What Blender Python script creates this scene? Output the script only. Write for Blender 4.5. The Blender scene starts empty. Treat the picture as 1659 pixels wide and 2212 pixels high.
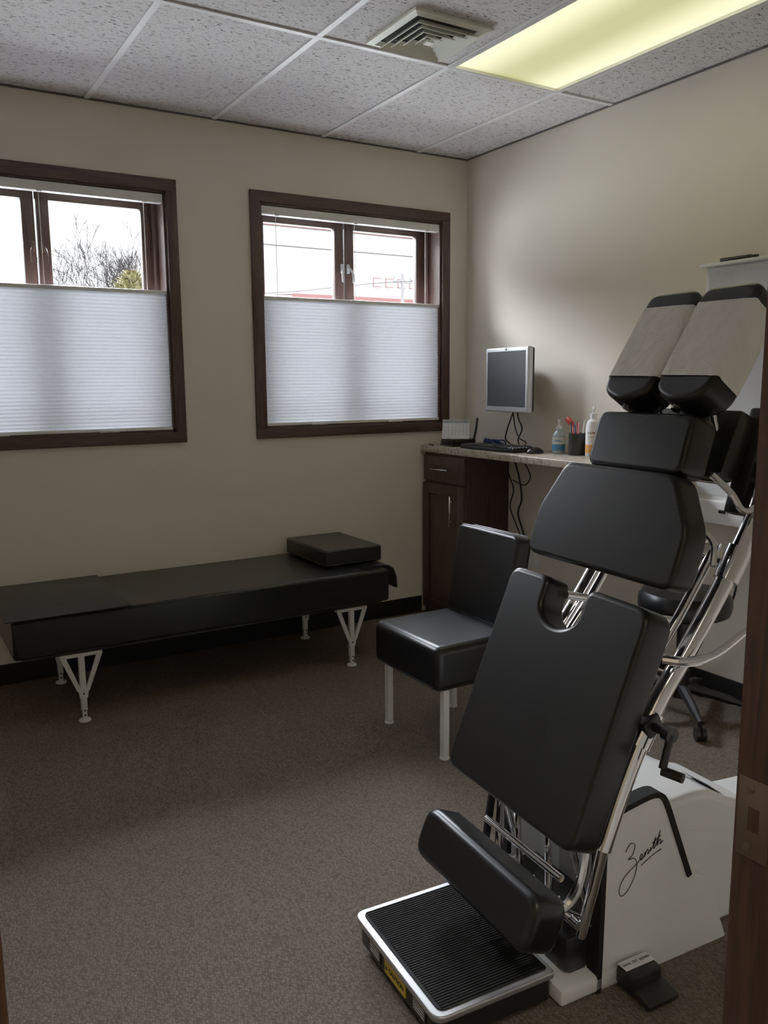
import bpy,bmesh,math,random
from mathutils import Vector,Matrix
random.seed(5)
D=bpy.data; SC=bpy.context.scene; COL=SC.collection
SC.view_settings.view_transform='Standard';SC.view_settings.exposure=1.38;SC.view_settings.gamma=1.27
H=2.72
# ------------------------------------------------------------ materials
def base(name):
    m=D.materials.new(name);m.use_nodes=True;nt=m.node_tree
    return m,nt,nt.nodes['Principled BSDF'],nt.nodes['Material Output']
def coords(nt,scale=(1,1,1),kind='Object',rot=(0,0,0)):
    tc=nt.nodes.new('ShaderNodeTexCoord');mp=nt.nodes.new('ShaderNodeMapping')
    mp.inputs['Scale'].default_value=scale;mp.inputs['Rotation'].default_value=rot
    nt.links.new(tc.outputs[kind],mp.inputs[0]);return mp.outputs[0]
def ramp(nt,src,stops):
    r=nt.nodes.new('ShaderNodeValToRGB');nt.links.new(src,r.inputs[0])
    el=r.color_ramp.elements
    while len(el)<len(stops): el.new(.5)
    for e,(p,c) in zip(el,stops): e.position=p;e.color=(*c,1)
    return r.outputs[0]
def noise(nt,vec,scale,detail=3,rough=.5,dist=0):
    n=nt.nodes.new('ShaderNodeTexNoise');n.inputs['Scale'].default_value=scale;n.inputs['Detail'].default_value=detail
    n.inputs['Roughness'].default_value=rough;n.inputs['Distortion'].default_value=dist
    nt.links.new(vec,n.inputs['Vector']);return n.outputs[0]
def mul(nt,a,b_):
    mx=nt.nodes.new('ShaderNodeMix');mx.data_type='RGBA';mx.blend_type='MULTIPLY';mx.inputs[0].default_value=1
    for s,i in ((a,6),(b_,7)):
        if isinstance(s,tuple): mx.inputs[i].default_value=(*s,1)
        else: nt.links.new(s,mx.inputs[i])
    return mx.outputs[2]
def bump(nt,b,h,st,dist=.002):
    n=nt.nodes.new('ShaderNodeBump');n.inputs['Strength'].default_value=st;n.inputs['Distance'].default_value=dist
    nt.links.new(h,n.inputs['Height']);nt.links.new(n.outputs[0],b.inputs['Normal'])
def mat(name,c,rough=.5,metal=0,var=.06,vs=8,bs=0,bst=.2,bd=.001,spec=.5,sc=(1,1,1)):
    m,nt,b,o=base(name)
    b.inputs['Roughness'].default_value=rough;b.inputs['Metallic'].default_value=metal
    b.inputs['Specular IOR Level'].default_value=spec
    v=coords(nt,sc);n=noise(nt,v,vs)
    nt.links.new(ramp(nt,n,[(.3,tuple(x*(1-var) for x in c)),(.7,tuple(min(1,x*(1+var)) for x in c))]),b.inputs['Base Color'])
    if bs: bump(nt,b,noise(nt,v,bs,4),bst,bd)
    return m
vinyl=mat('black_vinyl',(.0055,.006,.007),.30,bs=240,bst=.2,bd=.0005,spec=.42)
vinyl2=mat('black_vinyl_soft',(.007,.008,.009),.38,bs=14,bst=.35,bd=.004,spec=.4)
chrome=mat('chrome',(.78,.78,.79),.10,1,var=.03)
alum=mat('aluminium_trim',(.60,.60,.61),.38,.5,bs=120,bst=.1)
brushed=mat('brushed_silver_rim',(.48,.48,.49),.35,.8,bs=120,bst=.1)
tbar=mat('white_grid_metal',(.78,.77,.76),.45,0)
blackp=mat('black_plastic',(.009,.009,.010),.4,bs=300,bst=.1)
rubber=mat('black_rubber',(.007,.007,.007),.75,bs=200,bst=.2,spec=.3)
whitep=mat('white_enamel',(.80,.80,.78),.35,var=.03)
legw=mat('cream_painted_metal',(.66,.65,.60),.4,var=.05)
cream=mat('cream_plastic',(.72,.70,.64),.45,var=.03)
silver=mat('silver_plastic',(.60,.61,.63),.35,.3,var=.02)
screen=mat('dark_screen',(.024,.025,.028),.45,var=.05,spec=.3)
inkk=mat('black_ink',(.01,.01,.01),.6)
red=mat('red_plastic',(.55,.03,.02),.4)
yellow=mat('yellow_label',(.62,.42,.03),.5)
bluec=mat('blue_cable',(.02,.04,.16),.5)
pink=mat('pink_plastic',(.7,.2,.25),.4)
teal=mat('blue_gel_label',(.05,.25,.5),.4)
orange=mat('orange_label',(.75,.3,.05),.5)
brass=mat('aged_bronze_metal',(.15,.105,.08),.35,.6,bs=60,bst=.1)
dark=mat('dark_void',(.01,.01,.01),.9)
paperw,nt,b,o=base('crinkled_white_paper');v=coords(nt,(1,1,.35));n=noise(nt,v,16,5,.6,1.4)
nt.links.new(ramp(nt,n,[(.35,(.90,.87,.80)),(.6,(.96,.94,.89))]),b.inputs['Base Color']);b.inputs['Roughness'].default_value=.8;bump(nt,b,n,1,.016)
card=mat('white_card',(.82,.82,.80),.7)
def wood(name,sc,c1,c2):
    m,nt,b,o=base(name);v=coords(nt,sc)
    n=noise(nt,v,6,8,.65,1.5);nt.links.new(ramp(nt,n,[(.35,c1),(.65,c2)]),b.inputs['Base Color'])
    b.inputs['Roughness'].default_value=.42;bump(nt,b,n,.15,.001);return m
w1,w2=(.026,.0105,.008),(.078,.036,.024)
wood_v=wood('dark_oak_upright',(9,9,.7),w1,w2);wood_h=wood('dark_oak_level',(.7,9,9),w1,w2)
jambwood=wood('brown_oak_jamb',(12,12,.5),(.024,.0085,.005),(.072,.028,.014))
cabwood=wood('espresso_cabinet',(7,7,.7),(.042,.023,.019),(.072,.043,.035))
wallm,nt,b,o=base('beige_wall_paint');v=coords(nt);c=(.735,.66,.55)
nt.links.new(ramp(nt,noise(nt,v,1.2,3),[(.3,tuple(x*.97 for x in c)),(.7,c)]),b.inputs['Base Color'])
b.inputs['Roughness'].default_value=.75;b.inputs['Specular IOR Level'].default_value=.25;bump(nt,b,noise(nt,v,170,3),.25,.001)
carpet,nt,b,o=base('taupe_loop_carpet')
v=coords(nt);vo=nt.nodes.new('ShaderNodeTexVoronoi');vo.inputs['Scale'].default_value=165;vo.inputs['Randomness'].default_value=.65
nt.links.new(coords(nt,(1,.62,1),rot=(0,0,.5)),vo.inputs['Vector'])
n1=noise(nt,v,110,4,.7);n2=noise(nt,v,1.1,2)
c1=ramp(nt,vo.outputs['Distance'],[(.05,(.255,.205,.162)),(.8,(.112,.089,.070))])
c2=ramp(nt,n1,[(.3,(.82,.82,.82)),(.7,(1.06,1.05,1.03))])
nt.links.new(mul(nt,mul(nt,c1,c2),ramp(nt,n2,[(.3,(.95,.95,.95)),(.7,(1,1,1))])),b.inputs['Base Color']);b.inputs['Roughness'].default_value=.95
b.inputs['Specular IOR Level'].default_value=.1
iv=nt.nodes.new('ShaderNodeMath');iv.operation='SUBTRACT';iv.inputs[0].default_value=1;nt.links.new(vo.outputs['Distance'],iv.inputs[1])
ad=nt.nodes.new('ShaderNodeMath');nt.links.new(iv.outputs[0],ad.inputs[0]);nt.links.new(n1,ad.inputs[1])
bump(nt,b,ad.outputs[0],.7,.004)
ctile,nt,b,o=base('fissured_ceiling_tile')
n=noise(nt,coords(nt,(1,2.8,1),rot=(0,0,.15)),56,2,.5,.9)
f1=ramp(nt,n,[(.355,(.20,.18,.17)),(.41,(1,1,1))])
vo=nt.nodes.new('ShaderNodeTexVoronoi');vo.inputs['Scale'].default_value=130;nt.links.new(coords(nt),vo.inputs['Vector'])
f2=ramp(nt,vo.outputs['Distance'],[(.12,(.5,.48,.46)),(.22,(1,1,1))])
ff=mul(nt,f1,f2);nt.links.new(mul(nt,(.70,.665,.665),ff),b.inputs['Base Color']);b.inputs['Roughness'].default_value=.9
bump(nt,b,ff,.6,.003)
lam,nt,b,o=base('speckled_laminate');v=coords(nt)
n=noise(nt,v,45,6,.75,.6);nt.links.new(ramp(nt,n,[(.36,(.10,.07,.05)),(.46,(.34,.28,.21)),(.56,(.52,.45,.35)),(.66,(.36,.26,.20))]),b.inputs['Base Color'])
b.inputs['Roughness'].default_value=.35
shade,nt,b,o=base('pleated_shade_fabric');nt.nodes.remove(b)
df=nt.nodes.new('ShaderNodeBsdfDiffuse');tr=nt.nodes.new('ShaderNodeBsdfTranslucent');mxs=nt.nodes.new('ShaderNodeMixShader')
v=coords(nt);cc=ramp(nt,noise(nt,v,60,5,.6),[(.3,(.80,.83,.90)),(.7,(.85,.88,.95))])
nt.links.new(cc,df.inputs[0]);nt.links.new(cc,tr.inputs[0])
mxs.inputs[0].default_value=.044
nt.links.new(df.outputs[0],mxs.inputs[1]);nt.links.new(tr.outputs[0],mxs.inputs[2]);nt.links.new(mxs.outputs[0],o.inputs[0])
glass,nt,b,o=base('window_glass');nt.nodes.remove(b)
gl=nt.nodes.new('ShaderNodeBsdfGlossy');gl.inputs['Roughness'].default_value=.02;ts=nt.nodes.new('ShaderNodeBsdfTransparent');mxs=nt.nodes.new('ShaderNodeMixShader')
fr=nt.nodes.new('ShaderNodeFresnel');fr.inputs[0].default_value=1.3
nt.links.new(fr.outputs[0],mxs.inputs[0]);nt.links.new(ts.outputs[0],mxs.inputs[1]);nt.links.new(gl.outputs[0],mxs.inputs[2]);nt.links.new(mxs.outputs[0],o.inputs[0])
clearp,nt,b,o=base('clear_plastic');b.inputs['Roughness'].default_value=.1;b.inputs['Transmission Weight'].default_value=.5
nt.links.new(ramp(nt,noise(nt,coords(nt),20),[(.3,(.6,.75,.85)),(.7,(.7,.85,.92))]),b.inputs['Base Color'])
def lensmat(name,a,c):
    m,nt,b,o=base(name);v=coords(nt)
    w=nt.nodes.new('ShaderNodeTexWave');w.wave_type='BANDS';w.bands_direction='X';w.inputs['Scale'].default_value=.52;w.inputs['Distortion'].default_value=.4
    nt.links.new(v,w.inputs['Vector']);cl=ramp(nt,w.outputs[0],[(.05,a),(.9,c)])
    b.inputs['Base Color'].default_value=(.3,.3,.25,1);nt.links.new(cl,b.inputs['Emission Color']);b.inputs['Emission Strength'].default_value=1.0
    bump(nt,b,noise(nt,v,300,2),.3,.001);return m
lens=lensmat('yellowed_light_lens',(.18,.18,.072),(.39,.37,.215))
# ------------------------------------------------------------ geometry
class G:
    def __init__(s): s.v=[];s.f=[];s.m=[]
    def add(s,vs,fs,mi=0,mtx=None):
        o=len(s.v)
        for p in vs:
            p=Vector(p); s.v.append(tuple(mtx@p) if mtx else tuple(p))
        for f in fs: s.f.append([i+o for i in f]);s.m.append(mi)
        return s
    def bm(s,bm,mi=0,mtx=None):
        for i,v in enumerate(bm.verts): v.index=i
        s.add([v.co.copy() for v in bm.verts],[[v.index for v in f.verts] for f in bm.faces],mi,mtx);bm.free();return s
    def box(s,c,d,mi=0,bev=0,seg=2,rot=None,mtx=None):
        bm=bmesh.new();bmesh.ops.create_cube(bm,size=1)
        for v in bm.verts: v.co=Vector((v.co.x*d[0],v.co.y*d[1],v.co.z*d[2]))
        if bev:
            bmesh.ops.bevel(bm,geom=bm.edges[:],offset=bev,segments=seg,profile=.5,affect='EDGES',clamp_overlap=True)
            if bev>.009:
                bm.normal_update()
                fs=[f for f in bm.faces if max(abs(x) for x in f.normal)>.999 and f.calc_area()>.004]
                if fs: bmesh.ops.inset_individual(bm,faces=fs,thickness=.004)
        M=Matrix.Translation(Vector(c))
        if rot: M=M@Matrix.Rotation(rot[2],4,'Z')@Matrix.Rotation(rot[1],4,'Y')@Matrix.Rotation(rot[0],4,'X')
        if mtx: M=mtx@M
        return s.bm(bm,mi,M)
    def b2(s,x0,x1,y0,y1,z0,z1,mi=0,bev=0,seg=2):
        return s.box(((x0+x1)/2,(y0+y1)/2,(z0+z1)/2),(abs(x1-x0),abs(y1-y0),abs(z1-z0)),mi,bev,seg)
    def tube(s,pts,r,mi=0,n=10,smooth=True,closed=False,k=6,mtx=None):
        P=[Vector(p) for p in pts]
        if smooth and len(P)>2:
            Q=[];N=len(P)
            for i in range(N if closed else N-1):
                a=P[(i-1)%N] if (closed or i>0) else P[0];b_=P[i];c=P[(i+1)%N];d=P[(i+2)%N] if (closed or i+2<N) else P[-1]
                for j in range(k):
                    t=j/k;Q.append(.5*((2*b_)+(c-a)*t+(2*a-5*b_+4*c-d)*t*t+(-a+3*b_-3*c+d)*t**3))
            if not closed: Q.append(P[-1])
            P=Q
        N=len(P);vs=[];fs=[];up=None
        for i in range(N):
            if closed: t=(P[(i+1)%N]-P[i-1])
            else: t=P[min(i+1,N-1)]-P[max(i-1,0)]
            t.normalize()
            if up is None: up=Vector((0,0,1)) if abs(t.z)<.9 else Vector((1,0,0))
            x=t.cross(up)
            if x.length<1e-4: x=t.cross(Vector((.3,.8,.2)))
            x.normalize();up=x.cross(t).normalized()
            rr=r[min(i,len(r)-1)] if isinstance(r,list) else r
            for j in range(n):
                a=2*math.pi*j/n;vs.append(P[i]+x*math.cos(a)*rr+up*math.sin(a)*rr)
        for i in range(N if closed else N-1):
            for j in range(n):
                a=i*n+j;b_=i*n+(j+1)%n;c=((i+1)%N)*n+(j+1)%n;d=((i+1)%N)*n+j;fs.append([a,b_,c,d])
        if not closed: fs.append(list(range(n))[::-1]);fs.append([(N-1)*n+j for j in range(n)])
        return s.add(vs,fs,mi,mtx)
    def cyl(s,p0,p1,r,mi=0,n=20): return s.tube([p0,p1],r,mi,n,smooth=False)
    def lathe(s,prof,c,mi=0,n=28,mtx=None):
        vs=[];fs=[];N=len(prof)
        for r,z in prof:
            for j in range(n):
                a=2*math.pi*j/n;vs.append((c[0]+math.cos(a)*r,c[1]+math.sin(a)*r,c[2]+z))
        for i in range(N-1):
            for j in range(n): fs.append([i*n+j,i*n+(j+1)%n,(i+1)*n+(j+1)%n,(i+1)*n+j])
        fs.append(list(range(n))[::-1]);fs.append([(N-1)*n+j for j in range(n)])
        return s.add(vs,fs,mi,mtx)
    def prism(s,out,th,mi=0,bev=.0,seg=4,mtx=None):
        # corner radii of the outline must be at least twice the rim rounding
        if sum(out[i][0]*out[(i+1)%len(out)][1]-out[(i+1)%len(out)][0]*out[i][1] for i in range(len(out)))<0: out=out[::-1]
        if not bev:
            n=len(out);vs=[(x,y,0) for x,y in out]+[(x,y,-th) for x,y in out]
            fs=[list(range(n)),list(range(n,2*n))[::-1]]+[[i,n+i,n+(i+1)%n,(i+1)%n] for i in range(n)]
            return s.add(vs,fs,mi,mtx)
        O=[Vector(p) for p in out];O=[p for i,p in enumerate(O) if (p-O[i-1]).length>1e-5];n=len(O)
        N_=[]
        for i in range(n):
            a=(O[i]-O[i-1]).normalized();c=(O[(i+1)%n]-O[i]).normalized()
            m=Vector((-(a.y+c.y),(a.x+c.x)));m.normalize();N_.append(m/max(.5,m.dot(Vector((-a.y,a.x)))))
        rings=[]
        for j in range(seg+1):
            t=math.pi/2*j/seg;rings.append(([O[i]+N_[i]*bev*(1-math.cos(t)) for i in range(n)],-th+bev*(1-math.sin(t))))
        rings=rings[::-1]
        for j in range(seg+1):
            t=math.pi/2*j/seg;rings.append(([O[i]+N_[i]*bev*(1-math.cos(t)) for i in range(n)],-bev*(1-math.sin(t))))
        vs=[];fs=[]
        for R_,z in rings: vs+=[(p.x,p.y,z) for p in R_]
        K=len(rings)
        fs.append(list(range(n))[::-1])
        fs.append([(K-1)*n+i for i in range(n)])
        for k in range(K-1):
            for i in range(n): fs.append([k*n+i,k*n+(i+1)%n,(k+1)*n+(i+1)%n,(k+1)*n+i])
        return s.add(vs,fs,mi,mtx)
def rnd(pts,rad,k=6):
    out=[];n=len(pts)
    for i,p in enumerate(pts):
        r=rad[i] if isinstance(rad,(list,tuple)) else rad
        p=Vector(p);a=Vector(pts[i-1])-p;b_=Vector(pts[(i+1)%n])-p
        if r<=0: out.append(tuple(p));continue
        A=p+a.normalized()*min(r,a.length*.49);B=p+b_.normalized()*min(r,b_.length*.49)
        for j in range(k+1):
            t=j/k;q=A*(1-t)**2+p*2*t*(1-t)+B*t*t;out.append(tuple(q))
    return out
def frame(bu,bz,tu,tz,y=0):
    e=Vector((tu-bu,0,tz-bz)).normalized();n=Vector((-e.z,0,e.x));X=Vector((0,-1,0))
    return Matrix((( X.x,e.x,n.x,bu),(X.y,e.y,n.y,y),(X.z,e.z,n.z,bz),(0,0,0,1)))
def mk(g,name,mats,parent=None,label=None,loc=(0,0,0),rz=0,category=None,kind=None,group=None,sharp=.6):
    me=D.meshes.new(name);me.from_pydata(g.v,[],g.f);me.update()
    if not isinstance(mats,(list,tuple)): mats=[mats]
    for m in mats: me.materials.append(m)
    for p,mi in zip(me.polygons,g.m): p.material_index=mi;p.use_smooth=True
    me.set_sharp_from_angle(angle=sharp)
    for p in me.polygons:
        if len(p.vertices)>6: p.use_smooth=False
    o=D.objects.new(name,me);COL.objects.link(o);o.location=loc;o.rotation_euler=(0,0,rz)
    if parent: o.parent=parent
    if label:o['label']=label
    if category:o['category']=category
    if kind:o['kind']=kind
    if group:o['group']=group
    return o
def thing(name,loc,label,category,rz=0,group=None):
    o=D.objects.new(name,None);COL.objects.link(o);o.location=loc;o.rotation_euler=(0,0,rz);o.empty_display_size=.1
    o['label']=label;o['category']=category
    if group:o['group']=group
    return o
def rod(name,p0,p1,r,m_,par,n=14): return mk(G().cyl(p0,p1,r,0,n),name,m_,parent=par)
def text_geo(g,s,size,mtx,mi=0,bold=0):
    c=D.curves.new('txt','FONT');c.body=s;c.size=size;c.align_x='CENTER';c.align_y='CENTER';c.extrude=.0003;c.offset=bold
    o=D.objects.new('txt',c);me=D.meshes.new_from_object(o)
    g.add([v.co.copy() for v in me.vertices],[list(p.vertices) for p in me.polygons],mi,mtx)
    D.objects.remove(o);D.curves.remove(c);D.meshes.remove(me);return g
def plane_mtx(o,X,Y):
    X=Vector(X).normalized();Y=Vector(Y).normalized();Z=X.cross(Y);o=Vector(o)
    return Matrix(((X.x,Y.x,Z.x,o.x),(X.y,Y.y,Z.y,o.y),(X.z,Y.z,Z.z,o.z),(0,0,0,1)))
S='structure'
XL=-3.75;YF=-3.6;YH=-3.74;WT=.20
# ------------------------------------------------------------ room shell
mk(G().b2(XL-.1,.1,-5.4,WT,-.08,0),'floor',carpet,kind=S)
W=[(-3.0,-1.843,1.173,2.347),(-1.347,-.19,1.173,2.347)]
g=G()
g.b2(XL-.1,W[0][0],0,WT,0,H);g.b2(W[0][1],W[1][0],0,WT,0,H);g.b2(W[1][1],.1,0,WT,0,H)
for a,b_,zb,zt in W: g.b2(a,b_,0,WT,0,zb);g.b2(a,b_,0,WT,zt,H)
mk(g,'wall_back',wallm,kind=S)
mk(G().b2(0,.1,YF,0,0,H),'wall_right',wallm,kind=S)
mk(G().b2(XL-.1,XL,YF,0,0,H),'wall_left',wallm,kind=S)
g=G();g.b2(XL-.1,-3.14,YH,YF,0,H);g.b2(-2.262,.1,YH,YF,0,H);g.b2(-3.14,-2.262,YH,YF,2.07,H)
mk(g,'wall_front',wallm,kind=S)
g=G();g.b2(XL-.1,XL,-5.4,YH,0,H);g.b2(0,.1,-5.4,YH,0,H);g.b2(XL-.1,.1,-5.5,-5.4,0,H)
mk(g,'wall_hallway',wallm,kind=S)
gx=[-.358,-.968,-1.578,-2.188,-2.798,-3.408];gy=[-1.153,-2.373,-3.593]
xs=[0]+gx+[XL];ys=[0]+gy+[-5.4]
g=G()
for i in range(len(xs)-1):
    for j in range(len(ys)-1):
        if i==1 and j==1: continue
        g.b2(xs[i+1],xs[i],ys[j+1],ys[j],H,H+.03)
mk(g,'ceiling',ctile,kind=S)
g=G()
for x in gx: g.b2(x-.012,x+.012,YF,0,H-.006,H-.0005)
mk(g,'trim_1',tbar,kind=S)
g=G()
for y in gy[:2]: g.b2(XL,0,y-.012,y+.012,H-.0065,H-.0008)
mk(g,'trim_2',tbar,kind=S)
g=G();g.b2(XL,0,-.014,0,H-.007,H-.001);g.b2(-.012,0,YF,-.014,H-.007,H-.001)
mk(g,'trim_3',mat('dark_wall_angle',(.10,.09,.085),.6),kind=S)
mk(G().b2(XL,-.335,-.012,0,0,.10,bev=.003),'baseboard_back',rubber,kind=S)
mk(G().b2(-.012,0,YF,-.45,0,.10,bev=.003),'baseboard_right',rubber,kind=S)
g=G()
JR=-2.284;JL=-3.106
g.b2(JR,-2.262,YH-.01,YF+.002,0,2.05,bev=.002);g.b2(-3.14,JL,YH-.01,YF+.002,0,2.05,bev=.002);g.b2(-3.14,-2.262,YH-.01,YF+.002,2.05,2.07)
dr=mk(g,'door_1',jambwood,kind=S)
g=G();g.b2(JR-.0015,JR+.0005,-3.645,-3.603,.845,.945,bev=.0005)
g.b2(JR-.0022,JR-.0014,-3.632,-3.618,.880,.910,1)
for z in (.858,.932): g.cyl((JR-.001,-3.618,z),(JR-.0035,-3.618,z),.005,0,12)
mk(g,'strike_plate',[brass,jambwood],parent=dr,label='aged bronze strike plate')
# ------------------------------------------------------------ windows
for k,(a,b_,zb,zt) in enumerate(W):
    c=.055;g=G()
    for x0,x1 in ((a-c,a),(b_,b_+c)): g.b2(x0,x1,-.02,0,zb-c,zt+c,0,.004)
    for z0,z1 in ((zb-c,zb),(zt,zt+c)): g.b2(a-c,b_+c,-.0205,0,z0,z1,1,.004)
    for x0,x1 in ((a,a+.012),(b_-.012,b_)): g.b2(x0,x1,-.004,WT,zb,zt,0)
    for z0,z1 in ((zb,zb+.012),(zt-.012,zt)): g.b2(a,b_,-.004,WT,z0,z1,1)
    for x0,x1 in ((a+.012,a+.03),(b_-.03,b_-.012)): g.b2(x0,x1,.10,WT-.002,zb,zt,0,.002)
    win=mk(g,'window_%d'%(k+1),[wood_v,wood_h],kind=S)
    mid=(a+b_)/2
    for q,(x0,x1) in enumerate(((a+.025,mid-.004),(mid+.004,b_-.025))):
        g=G();w_=.058
        g.b2(x0,x0+w_,.140,.180,zb+.01,zt-.01,0,.004);g.b2(x1-w_,x1,.140,.180,zb+.01,zt-.01,0,.004)
        g.b2(x0,x1,.141,.179,zt-.070,zt-.01,1,.004);g.b2(x0,x1,.141,.179,zb+.01,zb+.08,1,.004)
        sa=mk(g,'sash',[wood_v,wood_h],parent=win)
        mk(G().b2(x0+w_-.005,x1-w_+.005,.158,.162,zb+.07,zt-.065),'glass_pane',glass,parent=sa)
        hx=mid-.02 if q==0 else mid+.02
        g=G();g.box((hx,.132,2.06),(.014,.018,.05),0,.003);g.tube([(hx,.125,2.07),(hx+(.014 if q else -.014),.10,2.03),(hx+(.014 if q else -.014),.095,1.98)],.006,0,8)
        mk(g,'sash_lock',brass if k==0 else alum,parent=sa)
    x0,x1=a+.010,b_-.010
    sh=thing('pleated_shade',(0,0,0),'white pleated shade covering the lower half of a window','window shade',group='pleated shades in the windows')
    g=G();g.b2(x0,x1,.0,.04,zt-.058,zt-.014,0,.006)
    for fx in (.08,.5,.92):
        X=x0+(x1-x0)*fx;g.b2(X-.012,X+.012,-.003,.002,zt-.062,zt-.045,0,.001)
    mk(g,'headrail',cream,parent=sh)
    zs1=1.855;zs0=1.20;n=37;vs=[];fs=[]
    for i in range(n*2+1):
        z=zs1-(zs1-zs0)*i/(n*2);y=.011 if i%2 else .016
        vs+=[(x0+.002,y,z),(x1-.002,y,z)]
    for i in range(n*2): fs.append([2*i,2*i+1,2*i+3,2*i+2])
    g=G();g.add(vs,fs);mk(g,'shade_fabric',shade,parent=sh,sharp=.1)
    g=G();g.b2(x0,x1,.0,.030,zs1,zs1+.018,0,.004);g.box(((x0+x1)/2,-.004,zs1+.012),(.09,.012,.012),0,.004);mk(g,'top_rail',cream,parent=sh)
    g=G();g.b2(x0,x1,.0,.030,zs0-.02,zs0,0,.004)
    for fx in (.28,.72): g.box((x0+(x1-x0)*fx,-.004,zs0-.012),(.1,.012,.012),0,.004)
    mk(g,'bottom_rail',cream,parent=sh)
    for fx in (.08,.5,.92):
        X=x0+(x1-x0)*fx;rod('lift_cord',(X,.018,zs1+.015),(X,.018,zt-.05),.0014,cream,sh,6)
for a,b_,zb,zt in W:
    L_=D.lights.new('portal','AREA');L_.shape='RECTANGLE';L_.size=b_-a;L_.size_y=zt-zb;L_.cycles.is_portal=True
    lo_=D.objects.new('window_portal',L_);COL.objects.link(lo_);lo_.location=((a+b_)/2,WT-.001,(zb+zt)/2);lo_.rotation_euler=(math.radians(-90),0,0);lo_['kind']=S
# ------------------------------------------------------------ outside
mk(G().b2(-40,60,3,90,-.7,-.62),'ground',mat('pale_pavement_ground',(.20,.20,.19),.9,spec=0),label='pale pavement and lawn outside the windows',category='ground',kind='stuff')
bark=mat('grey_bark',(.0055,.0050,.0048),.9,spec=0)
def tree(x,y,h,R,seed,spread,lab):
    rr=random.Random(seed);segs=[]
    def br(p,d,L,r,dep):
        q=p+d*L;m=(p+q)/2+Vector((rr.uniform(-1,1),rr.uniform(-1,1),0))*L*.06
        segs.append((p,m,q,r,dep))
        if dep>=8: return
        for i in range(3 if dep<4 else 2):
            ax=Vector((rr.uniform(-1,1),rr.uniform(-1,1),rr.uniform(-.4,.5))).normalized()
            n_=(d+ax*spread*(.6+.5*rr.random())).normalized();n_.z=abs(n_.z)*.9+.08;n_.normalize()
            br(q if i<2 else m,n_,L*rr.uniform(.68,.84),r*.66,dep+1)
    br(Vector((0,0,0)),Vector((0,0,1)),1,.05,0)
    mz=max(s_[2].z for s_ in segs);mr=sorted(math.hypot(s_[2].x,s_[2].y) for s_ in segs)[int(len(segs)*.93)]
    f=lambda p:Vector((p.x*R/mr,p.y*R/mr,p.z*h/mz))
    g=G()
    for p,m,q,r,dep in segs:
        r=max(r*h/mz*.5,.0085);g.tube([f(p),f(m),f(q)],[r,r*.93,r*.85],0,5 if dep<2 else 3,smooth=False)
    mk(g,'bare_tree',bark,loc=(x,y,-.6),label=lab,category='tree')
tree(4.75,30,8.3,2.3,4,.85,'bare deciduous tree with spreading twigs outside the window')
tree(7.9,39.5,9.2,2.5,11,.85,'bare deciduous tree beyond a small evergreen outside')
g=G();rr=random.Random(2)
for i in range(2600):
    t=rr.random()**.5;z=.6+5.0*t;R=(1-t)**.7*2.5+.04;a=rr.uniform(0,6.28);r=R*rr.uniform(.3,1)
    p=Vector((math.cos(a)*r,math.sin(a)*r,z));d=Vector((math.cos(a),math.sin(a),.5)).normalized()*rr.uniform(.12,.3)
    s_=Vector((-math.sin(a),math.cos(a),0))*.07
    g.add([p-s_,p+s_,p+d],[[0,1,2]],0)
ev=thing('evergreen_tree',(4.35,24,-.6),'small yellow-green conical evergreen tree outside','tree')
mk(g,'foliage',mat('yellow_green_needles',(.105,.095,.050),.9,spec=0,vs=5,var=.4),parent=ev)
g=G();g.cyl((0,0,0),(0,0,5.0),.08);mk(g,'trunk',bark,parent=ev)
bw=mat('pale_building_siding',(.080,.073,.071),.8,spec=0);rd=mat('faded_red_roof',(.040,.018,.017),.8,spec=0)
bd=thing('white_building',(0,0,-.6),'pale commercial building with red roof fascia across the street','building')
mk(G().b2(12,34,34,44,0,8.6),'body',bw,parent=bd)
g=G();g.b2(11.7,34,33.9,34,9.5,9.62);g.b2(11.7,34,33.95,34,8.6,9.5,1);mk(g,'roof_fascia',[rd,bw],parent=bd)
g=G()
for i in range(4):
    x=19.4+i*.75;g.b2(x,x+.5,33.88,33.9,7.32,7.36);g.b2(x,x+.5,33.88,33.9,6.9,6.94);g.b2(x,x+.04,33.88,33.9,6.9,7.34)
mk(g,'wall_sign',rd,parent=bd)
b2=thing('shop_building',(0,0,-.6),'low shop building with dull red sloped roof outside','building')
mk(G().b2(10.2,24,24,28,0,4.95),'body',bw,parent=b2)
g=G();g.add([(9.8,23.3,5.12),(25,23.3,5.32),(25,26,5.8),(9.8,26,5.35)],[[0,1,2,3]]);g.b2(9.8,25,23.2,23.3,4.92,5.14);mk(g,'roof',rd,parent=b2)
g=G();g.cyl((0,0,0),(0,0,5.9),.06);g.box((0,0,5.6),(.8,.07,.07))
for xx in (-.35,.35): g.cyl((xx,0,5.62),(xx,0,5.78),.035)
mk(g,'utility_pole',mat('pole_grey',(.040,.039,.038),.9,spec=0),loc=(13.6,22,-.6),label='grey utility pole with crossarm outside the window',category='utility pole')
g=G();g.tube([(2,21.6,4.0),(8,21.6,4.3),(13.2,21.6,4.95),(20,21.6,5.4)],.010,0,6);mk(g,'power_line',bark,label='thin dark power line strung past the utility pole',category='power line')
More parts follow.
